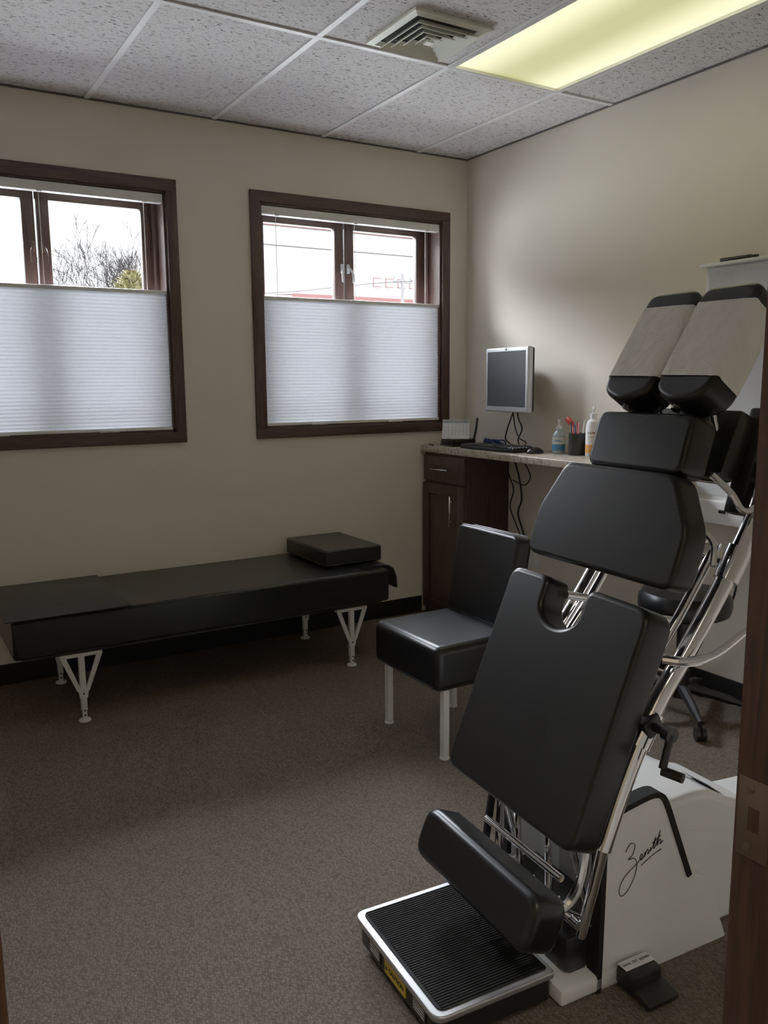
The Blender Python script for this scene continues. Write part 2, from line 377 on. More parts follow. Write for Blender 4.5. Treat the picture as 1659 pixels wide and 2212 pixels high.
# ------------------------------------------------------------ ceiling fixtures
g=G()
def ring(g,h0,z0,h1,z1,mi=0):
    v=[(-h0,-h0,z0),(h0,-h0,z0),(h0,h0,z0),(-h0,h0,z0),(-h1,-h1,z1),(h1,-h1,z1),(h1,h1,z1),(-h1,h1,z1)]
    g.add(v,[[0,1,5,4],[1,2,6,5],[2,3,7,6],[3,0,4,7]],mi)
ring(g,.172,-.001,.176,-.014);ring(g,.176,-.014,.150,-.020);ring(g,.150,-.020,.140,-.004)
for i in range(4):
    o_=.137-i*.033
    ring(g,o_,-.034+.001*i,o_-.021,-.012);ring(g,o_-.002,-.036+.001*i,o_-.023,-.013);ring(g,o_,-.034+.001*i,o_-.002,-.036+.001*i)
g.box((0,0,-.034),(.03,.03,.006),0)
va=thing('air_vent',(-1.225,-1.385,H),'square stepped white metal ceiling air diffuser','air vent')
mk(g,'louvers',mat('offwhite_vent_enamel',(.80,.80,.68),.4),parent=va,sharp=.2)
mk(G().box((0,0,-.003),(.29,.29,.004)),'throat',dark,parent=va)
cl_=thing('ceiling_light',(-.663,-1.763,H),'recessed fluorescent ceiling light with yellowed prismatic lens','ceiling light')
g=G()
for sx in (-1,1): g.b2(sx*.305,sx*.285,-.61,.61,-.008,.06)
for sy in (-1,1): g.b2(-.285,.285,sy*.61,sy*.592,-.008,.06)
g.b2(-.305,.305,-.61,.61,.06,.07)
mk(g,'housing',alum,parent=cl_)
mk(G().b2(-.284,.284,-.591,.591,.004,.009),'lens',lens,parent=cl_)
hl=thing('added_hall_fill_light',(-2.75,-4.5,H),'added out-of-view fill light on the hallway ceiling, brightening the table front','ceiling light')  # unseen lamp added behind the camera to brighten the table front
g=G();g.b2(-.61,.61,-.30,.30,-.075,-.001,0,.004);mk(g,'housing',whitep,parent=hl)
mk(G().b2(-.58,.58,-.27,.27,-.079,-.0745),'lens',lensmat('added_fill_lens',(2.2,2.0,1.65),(2.5,2.3,1.9)),parent=hl)
# ------------------------------------------------------------ bench
bn=thing('treatment_bench',(0,0,0),'long low black vinyl padded treatment bench with white metal legs','bench')
bx0,bx1,by0,by1=-2.755,-.985,-.685,-.035
g=G();g.b2(bx0,bx1,by0,by1,.315,.48,0,.014,4)
for zz in (.468,.325):
    P=[(bx0+.012,by0+.004,zz),(bx1-.012,by0+.004,zz),(bx1-.004,by0+.012,zz),(bx1-.004,by1-.012,zz),(bx1-.012,by1-.004,zz),(bx0+.012,by1-.004,zz),(bx0+.004,by1-.012,zz),(bx0+.004,by0+.012,zz)]
    g.tube(P,.005,0,6,smooth=False,closed=True)
mk(g,'cushion',vinyl,parent=bn)
mk(G().b2(bx0+.03,bx1-.03,by0+.03,by1-.03,.30,.316),'frame_board',blackp,parent=bn)
g=G();g.b2(bx0-.025,-2.28,by0-.010,by1+.004,.4805,.487,0,.002)
mk(g,'foot_cover',vinyl2,parent=bn,label='thin black vinyl foot cover')
g=G()
pts=[(-1.10,.483),(-.99,.487),(-.95,.483),(-.922,.465),(-.902,.42),(-.897,.36)]
vs=[];fs=[]
for i,(x,z) in enumerate(pts):
    for y in (-.62,-.10):
        vs+=[(x,y,z),(x,y,z-.007)] if i<3 else [(x,y,z),(x-.007,y,z-.003)]
for i in range(len(pts)-1):
    a=4*i;b4=a+4
    fs+=[[a,a+2,b4+2,b4],[a+1,b4+1,b4+3,a+3],[a,b4,b4+1,a+1],[a+2,a+3,b4+3,b4+2]]
n_=4*(len(pts)-1);fs+=[[0,1,3,2],[n_,n_+2,n_+3,n_+1]]
g.add(vs,fs);mk(g,'face_paper_flap',vinyl2,parent=bn)
for lx in (-2.494,-1.195):
    for ly in (-.655,-.12):
        g=G()
        g.b2(lx-.085,lx+.085,ly-.014,ly+.014,.288,.302)
        for s_ in (-1,1):
            g.prism([(lx+s_*.085,.29),(lx+s_*.062,.29),(lx+s_*.006,.135),(lx+s_*.024,.135)],.008,0,mtx=plane_mtx((0,ly-.012,0),(1,0,0),(0,0,1)))
        g.prism(rnd([(lx-.022,.15),(lx+.022,.15),(lx+.016,.105),(lx-.016,.105)],.004),.008,0,mtx=plane_mtx((0,ly-.013,0),(1,0,0),(0,0,1)))
        g.b2(lx-.012,lx+.012,ly-.012,ly+.012,.05,.29,0,.002)
        g.b2(lx-.009,lx+.009,ly-.010,ly+.010,.01,.06,0,.002)
        g.lathe([(.024,0),(.026,.004),(.022,.010),(.010,.014)],(lx,ly,0),0,16)
        for z in (.03,.05,.125): g.cyl((lx,ly-.0125,z),(lx,ly-.0145,z),.004,1,8)
        mk(g,'leg',[legw,dark],parent=bn)
pl=thing('headrest_pillow',(-1.098,-.285,.4875),'rectangular black vinyl headrest block lying on the bench','pillow')
g=G();g.box((0,0,.042),(.335,.47,.084),0,.012,4)
for z in (.008,.076):
    x,y=.166,.233;P=[(-x+.01,-y,z),(x-.01,-y,z),(x,-y+.01,z),(x,y-.01,z),(x-.01,y,z),(-x+.01,y,z),(-x,y-.01,z),(-x,-y+.01,z)];g.tube(P,.0035,0,6,smooth=False,closed=True)
mk(g,'block_cushion',vinyl,parent=pl)
# ------------------------------------------------------------ chair
ch=thing('side_chair',(-1.25,-1.56,0),'armless black vinyl chair with thick seat and white metal legs','chair')
g=G();g.b2(-.215,.205,-.235,.225,.275,.45,0,.028,5)
x0,x1,y0,y1=-.213,.203,-.233,.223;z=.290
P=[(x0+.03,y0,z),(x1-.03,y0,z),(x1,y0+.03,z),(x1,y1-.03,z),(x1-.03,y1,z),(x0+.03,y1,z),(x0,y1-.03,z),(x0,y0+.03,z)];g.tube(P,.004,0,6,smooth=False,closed=True)
mk(g,'seat',vinyl,parent=ch)
F=frame(.135,.453,.20,.83)
o_=[(x*.98+.01,y) for x,y in rnd([(-.215,0),(.185,0),(.185,.37),(-.215,.37)],[.025,.025,.035,.035])]
g=G();g.prism(o_,.075,0,.011,4,mtx=F)
for dz in (-.008,-.067): g.tube([F@Vector((x,y,dz)) for x,y in o_],.0035,0,6,smooth=False,closed=True)
mk(g,'backrest',vinyl,parent=ch)
for y in (-.1,.14):
    mk(G().tube([(.1,y,.27),(.19,y,.28),(.225,y,.40),(.245,y,.6)],.011,0,8),'back_support',legw,parent=ch)
for lx,ly in ((-.16,.195),(-.16,-.205),(.17,.195),(.17,-.205)):
    g=G();g.b2(lx-.013,lx+.013,ly-.013,ly+.013,.012,.276,0,.002);g.lathe([(.018,0),(.02,.004),(.018,.012),(.01,.014)],(lx,ly,0),0,14);mk(g,'leg',legw,parent=ch)
# ------------------------------------------------------------ counter and cabinet
CZ=1.037
mk(G().b2(-.34,-.001,-1.66,-.001,CZ-.038,CZ,0,.004,3),'countertop',lam,label='speckled beige laminate wall counter beside the window',category='countertop')
cb=thing('base_cabinet',(0,0,0),'dark espresso wood base cabinet under the counter','cabinet')
mk(G().b2(-.31,-.002,-.43,-.016,.0,CZ-.039),'body',cabwood,parent=cb)
dr_=mk(G().b2(-.326,-.31,-.428,-.018,.83,CZ-.055,0,.004),'drawer',cabwood,parent=cb)
def pull(p0,p1,par):
    p0=Vector(p0);p1=Vector(p1);g=G();g.cyl(p0,p1,.005,0,10)
    for t in (.18,.82):
        q=p0.lerp(p1,t);g.cyl(q,q+Vector((.028,0,0)),.004,0,8)
    mk(g,'handle',chrome,parent=par,label='brushed metal bar handle')
pull((-.354,-.30,.905),(-.354,-.13,.905),dr_)
g=G();g.b2(-.320,-.31,-.428,-.018,.04,.815)
for a in ((-.428,-.368,.04,.815),(-.078,-.018,.04,.815),(-.368,-.078,.04,.10),(-.368,-.078,.755,.815)): g.b2(-.332,-.319,a[0],a[1],a[2],a[3],0,.003)
do=mk(g,'door',cabwood,parent=cb)
pull((-.360,-.335,.58),(-.360,-.335,.76),do)
def outlet(y,z,lab):
    g=G();g.b2(-.006,0,y-.06,y+.06,z-.06,z+.06,0,.003)
    for yy in (-.028,.028):
        for zz in (-.022,.022): g.box((-.007,y+yy,z+zz),(.002,.026,.03),1,.001)
    mk(g,'wall_outlet',[cream,whitep],label=lab,category='outlet')
outlet(-1.13,.32,'cream double wall outlet plate on the wall under the counter')
outlet(-.66,.42,'cream double wall outlet plate beside the hanging cables')
mo=thing('computer_monitor',(-.17,-.598,CZ),'silver framed flat computer monitor on a wall arm over the counter','monitor',rz=-.10)
mk(G().b2(-.004,.03,-.205,.205,.21,.56,0,.008,3),'bezel',silver,parent=mo)
g=G();g.b2(.028,.045,-.2,.2,.215,.555,0,.008);g.b2(.04,.07,-.12,.12,.28,.5,0,.008);mk(g,'rear_housing',blackp,parent=mo)
mk(G().b2(-.0055,-.003,-.183,.183,.24,.54),'screen',screen,parent=mo)
g=G();g.lathe([(.008,0),(.008,.001),(0.0001,.001)],(0,0,0),0,16,plane_mtx((-.0045,0,.55),(0,-1,0),(0,0,1)))
mk(g,'logo_badge',[inkk],parent=mo)
g=G();g.cyl((.06,0,.4),(.14,0,.4),.02);g.b2(.115,.14,-.05,.05,.33,.47,0,.004);mk(g,'wall_arm',blackp,parent=mo)
for i,pp in enumerate(([(.04,-.03,.25),(.03,-.02,.20),(.03,.02,.13),(.04,.06,.06),(.07,.06,.03)],[(.04,-.05,.25),(.04,-.06,.18),(.06,-.07,.12),(.07,-.02,.06),(.09,.0,.03)],[(.04,.0,.25),(.05,-.02,.12),(.03,-.09,.07),(.05,-.12,.05),(.08,-.07,.03)])):
    mk(G().tube(pp,.004,0,8),'cable',blackp,parent=mo)
kb=thing('computer_keyboard',(-.205,-.56,CZ),'black computer keyboard lying on the counter','keyboard',rz=.04)
mk(G().box((0,0,.010),(.155,.45,.018),0,.005),'body',blackp,parent=kb)
g=G()
for r in range(6):
    for c_ in range(21): g.box((-.062+r*.0235,.213-c_*.0213,.0225),(.019,.0175,.008),0,.002,1)
mk(g,'keys',blackp,parent=kb)
g=G();bm=bmesh.new();bmesh.ops.create_uvsphere(bm,u_segments=20,v_segments=12,radius=1)
for v in bm.verts: v.co=Vector((v.co.x*.055,v.co.y*.031,max(v.co.z,-.0)*.034))
g.bm(bm);g.box((-.03,0,.031),(.02,.005,.006),0,.002)
mk(g,'computer_mouse',blackp,loc=(-.19,-.865,CZ),label='black computer mouse on the counter beside the keyboard',category='mouse')
ro=thing('router',(-.19,-.185,CZ),'black router box with upright antenna at the counter corner','router',rz=-.1)
g=G();g.b2(-.085,.085,-.075,.075,0,.012,0,.004);g.b2(-.08,.08,-.07,.07,.012,.042,0,.006);g.box((-.083,-.01,.02),(.004,.06,.006),0)
mk(g,'body',blackp,parent=ro)
mk(G().tube([(.06,-.075,.03),(.07,-.085,.1),(.075,-.09,.165)],.007,0,8),'antenna',blackp,parent=ro)
ca=thing('desk_calendar',(-.205,-.185,CZ+.044),'small white tent desk calendar standing on the black router','calendar',rz=.80)
F=plane_mtx((-.035,.0,0),(0,-1,0),(.28,0,.96))
g=G();out=[(-.08,0),(.08,0),(.08,.115),(-.08,.115)]
g.prism(out,.002,0,mtx=F);g.prism(out,.002,0,mtx=plane_mtx((.032,.0,0),(0,-1,0),(-.28,0,.96)));g.b2(-.035,.032,-.08,.08,0,.002)
mk(g,'tent_card',card,parent=ca)
g=G();g.prism([(-.078,.095),(.078,.095),(.078,.113),(-.078,.113)],.0006,1,mtx=F@Matrix.Translation((0,0,.001)))
F2=F@Matrix.Translation((0,0,.0016))
text_geo(g,'April',.014,F2@Matrix.Translation((-.05,.104,0)),0);text_geo(g,'2018',.012,F2@Matrix.Translation((.055,.104,0)),0)
for i in range(30):
    r,c_=divmod(i,7);text_geo(g,str(i+1),.009,F2@Matrix.Translation((-.066+c_*.022,.083-r*.018,0)),0)
for r in range(6): g.prism([(-.077,.0905-r*.018),(.077,.0905-r*.018),(.077,.0910-r*.018),(-.077,.0910-r*.018)],.0004,1,mtx=F2)
mk(g,'calendar_page',[inkk,mat('calendar_grey',(.4,.42,.45),.7)],parent=ca)
g=G();g.cyl((0,0,0),(.07,0,0),.004,1,10);g.cyl((.07,0,0),(.085,0,0),.0045,0,10)
mk(g,'pen',[pink,blackp],loc=(-.325,-.12,CZ+.005),rz=1.3,label='black and pink pen lying at the counter edge',category='pen',group='pens')
rr=random.Random(4)
for nm,mt,y0_,lab in (('cable',bluec,-.37,'coiled dark blue network cable behind the keyboard'),('cable',blackp,-.60,'tangled black power cable behind the keyboard')):
    g=G();pts=[]
    for i in range(22):
        a=i*1.1;pts.append((-.062+math.cos(a)*.03+rr.uniform(-.008,.008),y0_+math.sin(a)*.08+rr.uniform(-.02,.02),CZ+.005+ (i%5)*(.009 if y0_>-.5 else .004)))
    g.tube(pts,.0042,0,7);mk(g,nm,mt,label=lab,category='cable')
g=G();g.tube([(-.03,-.50,CZ-.045),(-.03,-.53,.93),(-.04,-.57,.86),(-.03,-.58,.75),(-.03,-.55,.66),(-.03,-.60,.55),(-.02,-.60,.45)],.005,0,8)
mk(g,'hanging_cable',blackp,label='thick black cable hanging under the counter by the wall',category='cable')
g=G();g.tube([(-.045,-.48,CZ-.045),(-.065,-.50,.9),(-.05,-.53,.8),(-.065,-.52,.7),(-.05,-.56,.6),(-.04,-.64,.45)],.004,0,8)
mk(g,'hanging_cable',blackp,label='thin black cable hanging under the counter by the wall',category='cable')
g=G();g.tube([(-.08,-.52,CZ-.045),(-.08,-.62,.99),(-.075,-.70,.90),(-.08,-.66,.84),(-.08,-.56,.86)],.0035,0,8)
mk(g,'hanging_cable',blackp,label='looped black cable drooping under the counter edge',category='cable')
pu=thing('sanitizer_bottle',(-.085,-.93,CZ),'clear sanitizer pump bottle with blue and white label','bottle',rz=.8)
g=G();g.lathe([(.030,0),(.034,.006),(.034,.085),(.030,.105),(.014,.122),(.013,.128)],(0,0,0));mk(g,'bottle_body',clearp,parent=pu)
g=G();g.lathe([(.0345,.018),(.0345,.05)],(0,0,0),1);g.lathe([(.0346,.05),(.0346,.085)],(0,0,0),0)
text_geo(g,'PURELL',.013,plane_mtx((-.0352,0,.068),(0,-1,0),(0,0,1)),1,bold=.0004)
mk(g,'bottle_label',[whitep,teal],parent=pu)
g=G();g.lathe([(.015,.128),(.015,.145),(.006,.147),(.005,.168),(.009,.170),(.009,.177),(.003,.178)],(0,0,0));g.tube([(0,0,.172),(-.025,0,.173),(-.038,0,.166)],.004,0,8);mk(g,'pump',whitep,parent=pu)
lo=thing('lotion_bottle',(-.075,-1.165,CZ),'white lotion pump bottle with orange and brown label','bottle',rz=.8)
g=G();g.lathe([(.032,0),(.036,.006),(.036,.15),(.030,.175),(.015,.188),(.014,.195)],(0,0,0));mk(g,'bottle_body',whitep,parent=lo)
g=G();g.lathe([(.0365,.02),(.0365,.06)],(0,0,0),0);g.lathe([(.0364,.06),(.0364,.14)],(0,0,0),1)
text_geo(g,"PALMER'S",.013,plane_mtx((-.0372,0,.12),(0,-1,0),(0,0,1)),2,bold=.0003);text_geo(g,"Cocoa Butter",.009,plane_mtx((-.0372,0,.10),(0,-1,0),(0,0,1)),2)
mk(g,'bottle_label',[orange,card,mat('brown_ink',(.12,.03,.01),.6)],parent=lo)
g=G();g.lathe([(.017,.195),(.017,.215),(.007,.217),(.006,.238),(.011,.240),(.011,.248),(.003,.249)],(0,0,0));g.tube([(0,0,.243),(-.03,0,.244),(-.045,0,.236)],.0045,0,8);mk(g,'pump',whitep,parent=lo)
cx,cy=-.08,-1.06
g=G();g.lathe([(.042,0),(.044,.003),(.044,.11),(.046,.112),(.044,.113),(.041,.110),(.041,.006),(.0001,.006)],(0,0,0))
mk(g,'pen_cup',blackp,loc=(cx,cy,CZ),label='black mesh pen cup full of pens on the counter',category='pen cup')
pcs=[(red,.02,.01,.15,.01,.02,'red'),(blackp,-.015,.02,.155,-.01,.01,'black'),(pink,-.01,-.02,.15,-.01,-.01,'pink'),(whitep,.015,-.015,.16,.015,-.01,'white'),(bluec,.0,.0,.145,.0,.02,'blue'),(red,-.022,.0,.14,-.01,.005,'red')]
for m_,dx,dy,L,tx,ty,cn in pcs:
    g=G();g.tube([(0,0,0),(tx,ty,L)],.004,0,8,smooth=False);g.tube([(tx*.97,ty*.97,L*.97),(tx*1.06,ty*1.06,L*1.06)],.003,0,8,smooth=False)
    mk(g,'pen',m_,loc=(cx+dx*.8,cy+dy*.8,CZ+.0075),label=cn+' pen standing in the black pen cup',category='pen',group='pens')
g=G();g.cyl((0,0,0),(0.0,.025,.15),.003,0,8);g.box((0,.05,.165),(.02,.05,.03),0,.008,rot=(.6,0,0));g.box((0,.03,.15),(.02,.012,.03),0,.004)
mk(g,'marker_flag',red,loc=(cx,cy+.01,CZ+.0075),label='red plastic tag on a stick in the pen cup',category='tag')
xv=thing('xray_viewer',(0,-1.995,0),'tall white wall-mounted film viewer light box','light box')
g=G();g.b2(-.055,-.001,-.22,.22,.80,1.885,0,.005,3);g.b2(-.09,-.05,-.225,.225,.80,.90,0,.005,3);g.b2(-.095,-.001,-.226,.226,1.885,1.897,0,.003)
mk(g,'housing',whitep,parent=xv)
mk(G().b2(-.058,-.054,-.20,.20,.92,1.86),'viewing_screen',mat('frosted_viewer_panel',(.62,.63,.63),.3),parent=xv)
g=G();g.b2(-.094,-.089,.02,.075,.845,.87,0,.001);g.b2(-.097,-.093,.03,.065,.85,.865,1,.001);mk(g,'power_switch',[cream,blackp],parent=xv)
mk(G().tube([(0,0,0),(.0,-.15,.003)],.0085,0,10,smooth=False),'marker_pen',blackp,loc=(-.03,-1.85,1.9065),label='black marker pen on top of the light box',category='pen',group='markers on the light box')
mk(G().tube([(0,0,0),(.02,-.13,.002)],.0085,0,10,smooth=False),'marker_pen',blackp,loc=(-.075,-1.86,1.9065),label='black marker pen on top of the light box',category='pen',group='markers on the light box')
st=thing('rolling_stool',(-.31,-1.95,0),'round black vinyl stool with five castor base','stool')
g=G();g.lathe([(.165,.445),(.182,.455),(.19,.485),(.188,.520),(.172,.542),(.12,.552),(.0001,.555)],(0,0,0),0,40);mk(g,'seat',vinyl,parent=st)
g=G();g.lathe([(.09,.43),(.09,.445)],(0,0,0));g.cyl((0,0,.12),(0,0,.43),.025);g.cyl((0,0,.08),(0,0,.2),.035);mk(g,'column',blackp,parent=st)
g=G()
for i in range(5):
    a=i*2*math.pi/5+.35;c_,s_=math.cos(a),math.sin(a);g.tube([(0,0,.13),(c_*.15,s_*.15,.10),(c_*.27,s_*.27,.07)],[.024]*4+[.02]*5+[.014]*5,0,8)
mk(g,'star_base',blackp,parent=st)
for i in range(5):
    a=i*2*math.pi/5+.35;c_,s_=math.cos(a)*.27,math.sin(a)*.27;g=G()
    for o2 in (-.012,.012):
        g.cyl((c_-s_/.27*(o2-.008),s_+c_/.27*(o2-.008),.027),(c_-s_/.27*(o2+.008),s_+c_/.27*(o2+.008),.027),.027,0,16)
    g.cyl((c_,s_,.03),(c_,s_,.07),.008);mk(g,'castor',blackp,parent=st)
g=G();g.tube([(-.02,-2.02,.79),(-.03,-2.0,.6),(-.05,-1.98,.45),(-.06,-1.85,.3),(-.05,-1.7,.12),(-.06,-1.6,.02),(-.04,-1.5,.012)],.005,0,8)
mk(g,'extension_cable',blackp,label='black power cable hanging from the light box',category='cable')
# ------------------------------------------------------------ chiropractic table
T=thing('chiropractic_table',(-2.252,-2.738,0),'upright tilted black cushioned chiropractic table with chrome frame and white base','treatment table',rz=math.radians(-4))
PO=(.016,.029,-.026)
g=G();PE=.315
o_=rnd([(0,-.204),(PE,-.204),(PE,.204),(0,.204)],[.03,.012,.012,.03])
g.prism(o_,.016,0,.004,3,mtx=Matrix.Translation((0,0,.12)))
g.prism([(.010+x*.95,y*.96) for x,y in o_],.052,1,mtx=Matrix.Translation((0,0,.104)))
for x in (.05,.27):
    for y in (-.15,.15): g.cyl((x,y,.026),(x,y,.06),.015,1,12)
pf=mk(g,'foot_platform',[brushed,blackp],parent=T,loc=PO,label='silver rimmed black ribbed foot plate')
g=G();g.prism(rnd([(.018,-.186),(PE-.012,-.186),(PE-.012,.186),(.018,.186)],[.02,.005,.005,.02]),.004,0,mtx=Matrix.Translation((0,0,.1225)))
y=-.180
while y<.181: g.b2(.026,PE-.018,y,y+.0035,.1225,.1245);y+=.0075
mk(g,'ribbed_mat',rubber,parent=pf)
g=G();FL=plane_mtx((.0075,0,.080),(0,-1,0),(0,0,1))
g.b2(.0065,.0125,-.055,.045,.062,.096,0)
mk_=FL@Matrix.Translation((0.004,-.001,.0015))
text_geo(g,'CAUTION',.016,mk_@Matrix.Translation((.008,0,0)),1,bold=.0004)
g.prism([(-.047,-.007),(-.035,-.007),(-.041,.006)],.0004,1,mtx=mk_)
for yy in (-.115,.10):
    g.b2(.0075,.0122,yy-.03,yy+.03,.060,.098,2)
    for z in (.068,.075,.082,.089): g.b2(.007,.008,yy-.024,yy+.024,z,z+.002,3)
mk(g,'caution_label',[yellow,inkk,blackp,cream],parent=pf,label='yellow caution label with black lettering')
F=frame(.185,.215,.235,.335)
g=G();g.prism(rnd([(-.235,0),(.235,0),(.235,.13),(-.235,.13)],[.045]*4),.095,0,.020,6,mtx=F);mk(g,'ankle_bolster',vinyl,parent=T)
top=.555;cxn=-.038;rn=.072
arc=[(cxn+rn*math.cos(a),top-.062-.052*math.sin(a)) for a in [math.pi*i/16 for i in range(17)]]
P_=[(-.265,0),(.238,0),(.238,top-.005),(cxn+rn,top)]+arc+[(cxn-rn,top),(-.265,top)]
R_=[.04,.04,.045,.030]+[0]*17+[.030,.040]
g=G();g.prism(rnd(P_,R_),.085,0,.013,6,mtx=frame(.305,.418,.508,.92));pc=mk(g,'pelvic_cushion',vinyl,parent=T,label='large black vinyl body cushion with rounded notch')
F=frame(.555,.965,.625,1.20)
g=G();g.prism(rnd([(-.267,0),(.245,0),(.250,.135),(.176,.256),(-.196,.256),(-.262,.125)],[.04,.04,.030,.030,.030,.030]),.074,0,.013,6,mtx=F);mk(g,'abdominal_cushion',vinyl,parent=T)
F=frame(.65,1.207,.69,1.345)
g=G();g.prism(rnd([(-.145,-.004),(.17,-.004),(.17,.14),(-.145,.14)],[.032]*4),.085,0,.014,6,mtx=F);mk(g,'chest_cushion',vinyl,parent=T)
for a,b_ in ((-.155,.010),(.022,.190)):
    F=frame(.69,1.375,.865,1.645)
    out=rnd([(a,.022),((a+b_)/2,-.014),(b_,.022),(b_,.315),(a,.315)],[.035,.05,.035,.035,.035])
    g=G();g.prism(out,.095,0,.016,6,mtx=F);hp=mk(g,'head_cushion',vinyl,parent=T)
    e=.0025;prof=rnd([(a-e,-.095-e),(b_+e,-.095-e),(b_+e,e),(a-e,e)],.022,6)
    g=G();N=len(prof);K=13;rr=random.Random(int(1000*b_)+7);vs=[];fs=[]
    for j in range(K):
        yy=.060+.205*j/(K-1)
        for i,(x,z) in enumerate(prof):
            w_=.0012*math.sin(i*1.7+j*.9)+.0008*rr.random();cx_=(a+b_)/2
            vs.append((cx_+(x-cx_)*(1+w_*6),yy+(.003*math.sin(i*.9) if j in (0,K-1) else 0),z+(.0015*abs(math.sin(j*1.3+i*.4)) if z>-.01 else 0)))
    for j in range(K-1):
        for i in range(N): fs.append([j*N+i,(j+1)*N+i,(j+1)*N+(i+1)%N,j*N+(i+1)%N])
    g.add(vs,fs,0,F);mk(g,'paper_cover',paperw,parent=hp,label='wrinkled white paper cover',sharp=1.2)
RP=[(.43,.38),(.49,.53),(.575,.688),(.675,.815),(.80,.99),(.875,1.12),(.90,1.22)]
for sy in (-1,1):
    g=G();g.tube([(u,sy*.2,z) for u,z in RP],.022,0,18)
    for u,z in ((.545,.64),(.80,.99)): g.cyl((u-.022,sy*.2,z-.035),(u+.022,sy*.2,z+.035),.029,0,18)
    mk(g,'frame_rail',chrome,parent=T)
    g=G();g.tube([(u+.01,sy*.145,z+.04) for u,z in RP[:5]],.012,0,14);mk(g,'guide_rail',chrome,parent=T)
for u,z in ((.49,.53),(.62,.745),(.80,.99),(.89,1.18)): rod('cross_bar',(u,-.2,z),(u,.2,z),.012,chrome,T)
for sy in (-.1,.1):
    for p0,p1 in (((.40,sy,.50),(.55,sy,.60)),((.56,sy,.88),(.72,sy,.84)),((.66,sy,1.02),(.82,sy,1.03)),((.70,sy,1.2),(.88,sy,1.17)),((.80,sy*.8,1.45),(.89,sy,1.17)),((.72,sy*.8,1.345),(.76,sy*.8,1.40))):
        rod('cushion_bracket',p0,p1,.011,chrome,T)
mk(G().tube([(.75,-.17,1.20),(.78,-.20,1.16),(.80,-.22,1.12),(.84,-.23,1.13)],.008),'drop_lever',chrome,parent=T)
mk(G().tube([(.70,-.16,1.10),(.73,-.2,1.05),(.71,-.22,1.0)],.008),'drop_lever',chrome,parent=T)
g=G();g.box((.86,-.02,1.26),(.06,.26,.16),0,.008,rot=(0,.4,0));g.box((.90,-.15,1.22),(.04,.05,.26),0,.008,rot=(0,.3,0));mk(g,'headpiece_mechanism',blackp,parent=T)
g=G();g.box((.545,-.205,.655),(.05,.05,.045),0,.006,rot=(0,-.5,0));g.cyl((.545,-.2,.655),(.545,-.275,.655),.010,0,14)
g.cyl((.545,-.262,.655),(.545,-.282,.655),.018,0,18)
g.tube([(.545,-.276,.655),(.532,-.279,.62),(.520,-.281,.585)],.009,0,10);g.cyl((.520,-.281,.58),(.535,-.325,.578),.011,0,14)
mk(g,'crank_handle',blackp,parent=T)
g=G();g.tube([(.58,-.21,.80),(.62,-.25,.80),(.68,-.27,.815),(.76,-.28,.86)],[.011]*10+[.009]*10,0,10);mk(g,'release_lever',chrome,parent=T)
for sy in (-1,1):
    for p0,p1,r in (((.385,sy*.13,.43),(.45,sy*.13,.20),.010),((.29,sy*.10,.25),(.45,sy*.15,.16),.011),((.39,sy*.06,.42),(.40,sy*.06,.16),.009),((.44,sy*.2,.40),(.41,sy*.165,.15),.013)):
        rod('linkage_rod',p0,p1,r,chrome,T)
for p0,p1,r in (((.30,-.15,.22),(.30,.15,.22),.008),((.36,-.15,.30),(.36,.15,.30),.009),((.40,-.17,.18),(.40,.17,.18),.012),((.33,-.15,.16),(.33,.15,.16),.006),((.29,-.15,.15),(.29,.15,.15),.006)): rod('linkage_rod',p0,p1,r,chrome,T)
for y in (-.05,0,.05): rod('linkage_rod',(.28,y,.15),(.44,y,.17),.004,chrome,T)
mk(G().tube([(.42,-.165,.40),(.40,-.17,.30),(.36,-.165,.24),(.28,-.15,.235)],.012),'linkage_arm',chrome,parent=T)
g=G();g.box((.40,.185,.33),(.02,.012,.34),0,.003,rot=(0,.15,0));g.box((.42,-.13,.10),(.05,.03,.16),0,.004);g.b2(.38,.55,-.15,.185,.05,.14,0,.008)
mk(g,'lower_chassis',blackp,parent=T)
pan=[(.45,.0),(.455,.39),(.47,.43),(.50,.445),(.60,.462),(.632,.452),(.65,.42),(.735,.215),(.80,.19),(.88,.0)]
